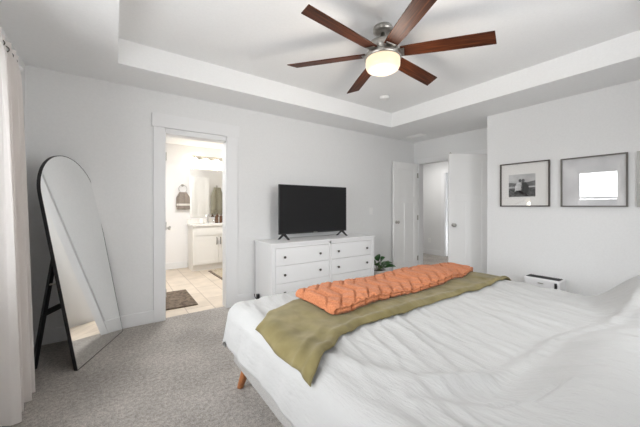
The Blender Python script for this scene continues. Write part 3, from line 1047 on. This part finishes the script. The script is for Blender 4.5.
def top_z(x, y):
    z = 0.0
    for cx, cy, rx, ry, hh in PIL[:0]:
        z += hh * swell(x, y, cx, cy, rx, ry)
    # pillows under the cover near the headboard
    edge = 0.50 + 0.02 * math.sin(5 * x) - 0.05 * math.exp(-((x - 1.95) / 0.25) ** 2) + 0.05 * smoothstep(2.2, 2.6, x)
    k = 1 - smoothstep(edge - 0.32, edge, y)
    lump = 0.135 - 0.035 * math.exp(-((x - 2.0) / 0.2) ** 2) + 0.085 * smoothstep(2.15, 2.5, x)
    z += k * lump * smoothstep(0.60, 1.15, x)
    # soft long pulls towards the foot
    wx = x + 0.10 * fbm(x * 1.2, y * 0.9, 4.0, 2) - 0.20 * (y - 0.5)
    f = fbm(wx * 6.5, y * 1.15, 1.0, 3)
    z += 0.010 * f * (1 - 0.5 * k)
    f2 = 1 - abs(noise.noise(Vector((wx * 11.0, y * 1.5, 7.7))))
    z += 0.012 * (f2 ** 6) * (0.4 + 0.9 * max(0, noise.noise(Vector((x * 2.3, y * 2.3, 30)))+0.3)) * (1 - 0.75 * k) * (1 - smoothstep(1.2, 2.0, y))
    z += 0.012 * fbm(x * 2.1, y * 2.1, 9.0, 2)
    wy = 0.25 * fbm(x * 2.0, y * 2.0, 12.0, 2)
    z += 0.007 * fbm((wx + wy * 0.3) * 17, (y + wy) * 4.5, 3.0, 2) * (1 - 0.6 * k)
    z -= 0.009 * max(0.0, noise.noise(Vector(((wx + 0.35 * y) * 9, (y - 0.2 * x) * 3.0, 21.0))) - 0.12) * 2
    # crease folds at the pillow line
    z += ridge(x, y, [(0.80, 0.62), (1.06, 0.50), (1.35, 0.45), (1.64, 0.43), (2.0, 0.36), (2.37, 0.29)], 0.035, 0.016)
    z += ridge(x, y, [(0.70, 0.95), (0.80, 0.74), (0.92, 0.58), (1.06, 0.50)], 0.04, 0.018)
    z -= ridge(x, y, [(0.93, 0.40), (1.02, 0.33), (1.10, 0.29)], 0.014, 0.02)
    z += ridge(x, y, [(0.78, 0.55), (0.93, 0.375), (1.10, 0.265)], 0.03, 0.012)
    return z


def cover_z(x, y):
    """height of a thicker cloth bridging the small folds below it"""
    q = [top_z(x + dx, y + dy) for dx in (-0.035, 0, 0.035) for dy in (-0.03, 0, 0.03)]
    return 0.6 * max(q) + 0.4 * sum(q) / 9


def drape(a, b, lift=0.0, flare=0.16, zf=None):
    cx = min(max(a, RX0), RX1)
    cy = min(b, RY1)
    dx, dy = a - cx, b - cy
    d = math.hypot(dx, dy)
    d0 = d
    d = min(d, max(abs(dx), abs(dy)) * 1.16)
    z = ZT + (zf or top_z)(cx, cy)
    if d < 1e-9:
        return Vector((a, b, z + lift))
    ux, uy = dx / d0, dy / d0
    r = RAD
    arc = r * PI / 2 * 0.94
    if d < arc:
        th = d / r
        out, dn = r * math.sin(th), r * (1 - math.cos(th))
    else:
        th = arc / r
        out = r * math.sin(th) + (d - arc) * flare
        dn = r * (1 - math.cos(th)) + (d - arc)
    nx, nz = math.sin(min(th, PI / 2)), math.cos(min(th, PI / 2))
    return Vector((cx + ux * (out + lift * nx), cy + uy * (out + lift * nx), z - dn + lift * nz))


A0, A1, B0, B1 = RX0 - 0.29, RX1 + 0.30, -0.235, RY1 + 0.315


def duv(u, v):
    a = A0 + (A1 - A0) * u
    b = B0 + (B1 - B0) * v
    p = drape(a, b)
    over = max(0, RX0 - a, a - RX1, b - RY1)
    if over > 0.05:
        k = min(1, (over - 0.05) / 0.25)
        k *= 1 - smoothstep(0.0, 0.12, min(max(0, RX0 - a, a - RX1), max(0, b - RY1)))
        w = 0.022 * k * fbm(a * 3.0 + 3, b * 5.0, 2.0, 2)
        p.x += w * (1 if a > RX1 else -1 if a < RX0 else 0)
        p.y += w * (1 if b > RY1 else 0)
        p.z += 0.03 * k * fbm(a * 2.2, b * 2.6, 6.0, 2)
    return p


o = MB().grid(duv, 230, 230).build('duvet', M['duvet'], smooth=True, solid=0.006)
tag(o, 'rumpled white duvet spread over the whole bed', 'duvet')

# olive fleece throw across the foot half of the bed
FEDGE = [(0.52, 1.40), (0.62, 1.43), (0.75, 1.55), (0.96, 1.63), (1.5, 1.68), (2.2, 1.58), (2.62, 1.42), (2.78, 1.36)]
HEDGE = [(0.52, 0.86), (0.60, 0.88), (0.72, 0.95), (0.88, 1.04), (1.05, 1.085), (1.25, 1.06), (1.8, 1.065), (2.62, 1.05), (2.78, 1.04)]


def throw(u, v):
    v0 = v
    a_lo = 0.590 - 0.02 * (1 - v) + 0.006 * math.sin(9 * v)
    a = a_lo + (2.74 - a_lo) * u
    b = lerp_tab(HEDGE, a) + (lerp_tab(FEDGE, a) - lerp_tab(HEDGE, a)) * v
    b += 0.008 * math.sin(7 * a + 2) * (1 - v)
    lift = 0.016 + 0.004 * fbm(a * 9, b * 9, 3, 2)
    ed = min(1, min(v0, 1 - v0) / 0.05, min(u, 1 - u) / 0.02)
    lift -= 0.007 * (1 - ed) ** 2
    # gathered folds where it drops over the near side
    k = smoothstep(0.95, 0.60, a)
    lift += k * (0.006 * max(0, math.sin(v * 9 + 1.6 * a)) + 0.002 * math.sin(v * 23 + 2))
    lift += 0.012 * math.exp(-((v - 0.07) / 0.05) ** 2) + 0.010 * k * math.exp(-((v - 0.24) / 0.04) ** 2)
    return drape(a, b, lift, 0.25, cover_z)


o = MB().grid(throw, 160, 60).build('olive_throw', M['olive'], smooth=True, solid=0.008)
tag(o, 'olive green fleece throw laid across the white duvet', 'blanket')

# folded orange quilted throw
OC = [(0.96, 1.45, 0.22), (1.3, 1.455, 0.225), (1.9, 1.465, 0.215), (2.4, 1.475, 0.185), (2.62, 1.47, 0.14), (2.72, 1.46, 0.10)]


def orange(u, v):
    x = 0.97 + 1.75 * u
    yc = lerp_tab([(p[0], p[1]) for p in OC], x)
    hw = lerp_tab([(p[0], p[2]) for p in OC], x)
    hz = 0.025 + 0.005 * math.sin(4 * u * PI)
    endk = min(1.0, math.sqrt(max(0.0, 1 - (1 - min(1, u / 0.018)) ** 2)), math.sqrt(max(0.0, 1 - (1 - min(1, (1 - u) / 0.05)) ** 2)))
    th = 2 * PI * v
    cs, sn = math.cos(th), math.sin(th)
    pw = 0.42
    yy = math.copysign(abs(cs) ** pw, cs) * hw * (0.86 + 0.14 * endk)
    zz = math.copysign(abs(sn) ** 0.75, sn) * hz * max(0.12, endk)
    if sn < 0 and abs(cs) < 0.9:
        zz = -hz * max(0.12, endk) * 0.9
    # quilting: diamond cells on the top, pinched seams wrap over the edges
    s1 = abs(math.sin(PI * (x / 0.11 + yy / 0.125)))
    s2 = abs(math.sin(PI * (x / 0.11 - yy / 0.125)))
    s3 = abs(math.sin(PI * (x / 0.11)))
    top = smoothstep(0.15, 0.5, sn)
    m1 = min(s1, s2)
    q = top * (1 - (1 - m1) ** 5) + (1 - top) * (1 - (1 - s3) ** 5)
    q = 0.024 * (q - 0.8) * (1 if sn > -0.5 else 0)
    zz += q * max(0, sn) + 0.003 * fbm(x * 30, yy * 30, 1, 2)
    yy += q * cs
    # sideways crease of the fold on the near long edge
    if abs(sn) < 0.35 and cs < 0:
        yy += 0.012 * (1 - abs(sn) / 0.35)
    base = drape(x, yc + yy, 0.0, 0.16, cover_z).z
    return Vector((x, yc + yy, base + 0.020 + hz * max(0.2, endk) + zz))


b = MB()
NU, NV = 340, 130
g = [[b.bm.verts.new(orange(u / NU, v / NV)) for v in range(NV)] for u in range(NU + 1)]
for u in range(NU):
    for v in range(NV):
        b.bm.faces.new((g[u][v], g[u + 1][v], g[u + 1][(v + 1) % NV], g[u][(v + 1) % NV]))
b.bm.faces.new(g[0][::-1])
b.bm.faces.new(g[-1])
o = b.build('quilted_throw', M['orange'], smooth=True)
tag(o, 'folded burnt orange quilted plush throw lying on the olive blanket', 'blanket')

# ------------------------------------------------------------------ bathroom
VX0, VX1, VYF = 1.18, 2.10, 5.74
t = thing('vanity', 'white two-door bathroom vanity with pale countertop seen through the doorway', 'vanity', (VX0, VYF, 0))
w_, d_ = VX1 - VX0, BBY - 0.018 - VYF
MB().box(0, w_, 0.02, d_, 0.10, 0.845).box(0.0, w_, 0.06, d_, 0.0, 0.10).build('body', M['cab'], t, bevel=0.002)
MB().box(-0.018, w_ + 0.018, -0.022, d_, 0.845, 0.88).box(-0.018, w_ + 0.018, d_ - 0.015, d_, 0.88, 0.97).build('countertop', M['counter'], t, bevel=0.003)
for x0, x1, hx in ((0.03, w_ / 2 - 0.004, w_ / 2 - 0.035), (w_ / 2 + 0.004, w_ - 0.03, w_ / 2 + 0.035)):
    q = MB().box(x0, x1, 0.006, 0.018, 0.13, 0.655)
    q.box(x0, x0 + 0.06, 0.0, 0.0065, 0.13, 0.655).box(x1 - 0.06, x1, 0.0, 0.0065, 0.13, 0.655).box(x0 + 0.06, x1 - 0.06, 0.0, 0.0065, 0.13, 0.19).box(x0 + 0.06, x1 - 0.06, 0.0, 0.0065, 0.595, 0.655)
    dr = q.build('door', M['cab'], t, bevel=0.0015)
    MB().tube([(hx, 0.0, 0.49), (hx, -0.028, 0.49), (hx, -0.028, 0.62), (hx, 0.0, 0.62)], 0.008, 8).build('handle', M['black'], dr)
MB().box(0.03, w_ - 0.03, 0.0, 0.018, 0.675, 0.83).build('drawer', M['cab'], t, bevel=0.002)
MB().ring([(w_ / 2 + 0.2 * math.cos(2 * PI * i / 28), d_ / 2 + 0.03 + 0.15 * math.sin(2 * PI * i / 28), 0.88) for i in range(28)], [(w_ / 2 + 0.185 * math.cos(2 * PI * i / 28), d_ / 2 + 0.03 + 0.135 * math.sin(2 * PI * i / 28), 0.88) for i in range(28)], (0, 0, 0.008)).build('sink_rim', M['ceramic'], t)
f = MB().lathe([(0.026, 0.88), (0.026, 0.89), (0.014, 0.90), (0.013, 1.03)], 16, (0, 0, 1), (w_ * 0.40, d_ - 0.07, 0))
f.tube([(w_ * 0.40, d_ - 0.07, 1.02), (w_ * 0.40, d_ - 0.09, 1.055), (w_ * 0.40, d_ - 0.14, 1.05), (w_ * 0.40, d_ - 0.17, 1.02)], 0.010, 10)
for s in (-1, 1):
    f.lathe([(0.02, 0.88), (0.016, 0.92), (0.02, 0.94), (0.004, 0.95)], 12, (0, 0, 1), (w_ * 0.40 + s * 0.10, d_ - 0.07, 0))
    f.tube([(w_ * 0.40 + s * 0.10, d_ - 0.07, 0.945), (w_ * 0.40 + s * 0.15, d_ - 0.075, 0.955)], 0.006, 8)
f.build('faucet', M['chrome'], t, smooth=True)


def bottle(label, x, y, m, hgt, r):
    q = thing('soap_bottle', label, 'bottle', (x, y, 0.881))
    MB().lathe([(r * 0.9, 0), (r, 0.006), (r, hgt * 0.66), (r * 0.85, hgt * 0.74), (r * 0.35, hgt * 0.80), (r * 0.35, hgt * 0.84)], 20).build('bottle_body', M[m], q, smooth=True)
    MB().lathe([(r * 0.42, hgt * 0.84), (r * 0.42, hgt * 0.89), (r * 0.12, hgt * 0.90), (r * 0.12, hgt)], 12).tube([(0, 0, hgt * 0.99), (0, -r * 1.2, hgt * 0.97)], r * 0.14, 8).build('pump', M['black'], q, smooth=True)
    return q


bottle('dark amber pump bottle left of its twin on the vanity counter', 1.70, 6.09, 'amber', 0.19, 0.034)
bottle('dark amber pump bottle right of its twin on the vanity counter', 1.80, 6.11, 'amber', 0.19, 0.034)
q = MB().lathe([(0.032, 0), (0.036, 0.004), (0.038, 0.10), (0.036, 0.10), (0.033, 0.01)], 20).build('tumbler', M['ceramic'], loc=(1.40, 6.06, 0.88), smooth=True)
tag(q, 'small pale tumbler on the vanity counter left of the faucet', 'cup')

q = MB().box(1.215, 2.12, BBY - 0.012, BBY - 0.001, 1.0, 1.985).build('vanity_mirror', M['mirror'], bevel=0.002)
tag(q, 'frameless rectangular mirror above the bathroom vanity', 'mirror')

t = thing('vanity_light', 'glowing bar light with glass shades above the bathroom mirror', 'wall light', (1.62, BBY, 2.2))
MB().box(-0.33, 0.33, -0.022, -0.001, -0.03, 0.03).build('back_plate', M['nickel'], t, bevel=0.004)
MB().tube([(-0.38, -0.075, 0.03), (0.38, -0.075, 0.03)], 0.009, 12).box(-0.06, 0.06, -0.08, -0.02, 0.015, 0.03).build('arm_bar', M['nickel'], t)
for i in range(4):
    xx = -0.33 + i * 0.22
    MB().lathe([(0.016, 0.025), (0.022, 0.012), (0.024, -0.008)], 14, (0, 0, 1), (xx, -0.075, 0)).build('socket', M['nickel'], t, smooth=True)
    MB().lathe([(0.026, -0.006), (0.055, -0.020), (0.066, -0.06), (0.070, -0.135), (0.060, -0.15), (0.004, -0.152)], 24, (0, 0, 1), (xx, -0.075, 0)).build('glass_shade', M['bulbglass'], t, smooth=True)

# towel ring with towel
t = thing('towel_ring', 'nickel towel ring on the bathroom wall left of the mirror', 'towel ring', (1.085, BBY, 1.62))
MB().lathe([(0.026, 0), (0.026, 0.008), (0.010, 0.012), (0.010, 0.045)], 18, (0, -1, 0), (0, -0.001, 0.02)).build('mount', M['nickel'], t, smooth=True)
MB().tube([(0.075 * math.sin(2 * PI * i / 28), -0.05, -0.055 + 0.075 * math.cos(2 * PI * i / 28)) for i in range(29)], 0.0055, 8).build('ring', M['nickel'], t, smooth=True)


def towel(name, label, loc, w, hgt, m, band=None):
    t = thing(name, label, 'towel', loc)

    def sheet(off, z0, z1, nn=16):
        def fn(u, v):
            z = z0 + (z1 - z0) * v
            k = smoothstep(0.0, 0.35, -z / hgt)
            ww = w * (0.55 + 0.45 * k)
            return ((u - 0.5) * ww, off * (1 - 0.3 * (1 - k)) + 0.010 * math.sin(u * 13 - 1.1) * (0.4 + k), z)
        return MB().grid(fn, 24, nn)
    sheet(-0.018, 0.0, -hgt).build('front_fold', M[m], t, smooth=True, solid=0.008)
    sheet(0.014, 0.0, -hgt * 0.86).build('back_fold', M[m], t, smooth=True, solid=0.008)
    if band:
        sheet(-0.024, -hgt * 0.66, -hgt * 0.78, 4).build('band', M[band], t, smooth=True, solid=0.006)['label'] = 'pale woven stripe'
    return t


towel('hand_towel', 'taupe hand towel with a pale band hanging through the towel ring', (1.085, BBY - 0.052, 1.50), 0.24, 0.34, 'towelgrey', 'towelwhite')
# hook and bath towel reflected in the mirror
q = MB().box(2.27, 2.31, 4.301, 4.308, 1.70, 1.80).tube([(2.29, 4.304, 1.78), (2.29, 4.345, 1.765), (2.29, 4.36, 1.79)], 0.006, 8).build('towel_hook', M['nickel'])
tag(q, 'small nickel hook holding the bath towel seen in the bathroom mirror', 'hook')
towel('bath_towel', 'grey-green bath towel seen hanging in the bathroom mirror', (2.29, 4.35, 1.74), 0.34, 0.75, 'towelolive')


# bath mats
def mat_rug(name, label, pts, m, border=None):
    t = MB()
    c_ = sum((Vector((*p, 0)) for p in pts), Vector()) / len(pts)
    t.prism([Vector((*p, 0.002)) for p in pts], (0, 0, 0.014))
    if border:
        o = thing(name, label, 'rug', (c_.x, c_.y, 0))
        b = t.build('border', M[border], o, bevel=0.004)
        b.location = (-c_.x, -c_.y, 0)
        q = MB().prism([Vector((c_.x + (p[0] - c_.x) * 0.86, c_.y + (p[1] - c_.y) * 0.93, 0.014)) for p in pts], (0, 0, 0.004)).build('pile', M[m], o)
        q.location = (-c_.x, -c_.y, 0)
        return o
    return tag(t.build(name, M[m], bevel=0.005), label, 'rug')


mat_rug('bath_mat', 'dark brown bath mat on the tiles just inside the bathroom door', [(0.34, 3.80), (0.836, 3.79), (0.835, 4.56), (0.36, 4.56)], 'rugbrown')
mat_rug('vanity_rug', 'beige rug with a brown border in front of the vanity', [(1.44, 4.77), (2.0, 4.77), (2.0, 5.63), (1.42, 5.63)], 'rugbeige', 'rugborder')

# something dark hanging in the room across the hall
q = thing('hanging_coat', 'dark patterned coat hanging in the room across the hall', 'coat', (6.95, 4.02, 1.45))
MB().tube([(0, 0, 0.0), (0.02, 0, -0.12), (0.03, 0, -0.5), (0.02, 0, -0.9), (0.0, 0, -1.05)], [0.05, 0.12, 0.14, 0.15, 0.14], 16).build('coat_body', M['coat'], q, smooth=True)
MB().tube([(0, 0.0, 0.0), (0.0, 0.02, 0.04), (0, 0.05, 0.05), (0, 0.06, 0.02)], 0.006, 8).build('hanger_hook', M['nickel'], q)
MB().tube([(-0.08, -0.06, -0.08), (-0.12, -0.08, -0.4), (-0.11, -0.08, -0.7)], [0.05, 0.055, 0.045], 12).build('sleeve', M['coat'], q, smooth=True)
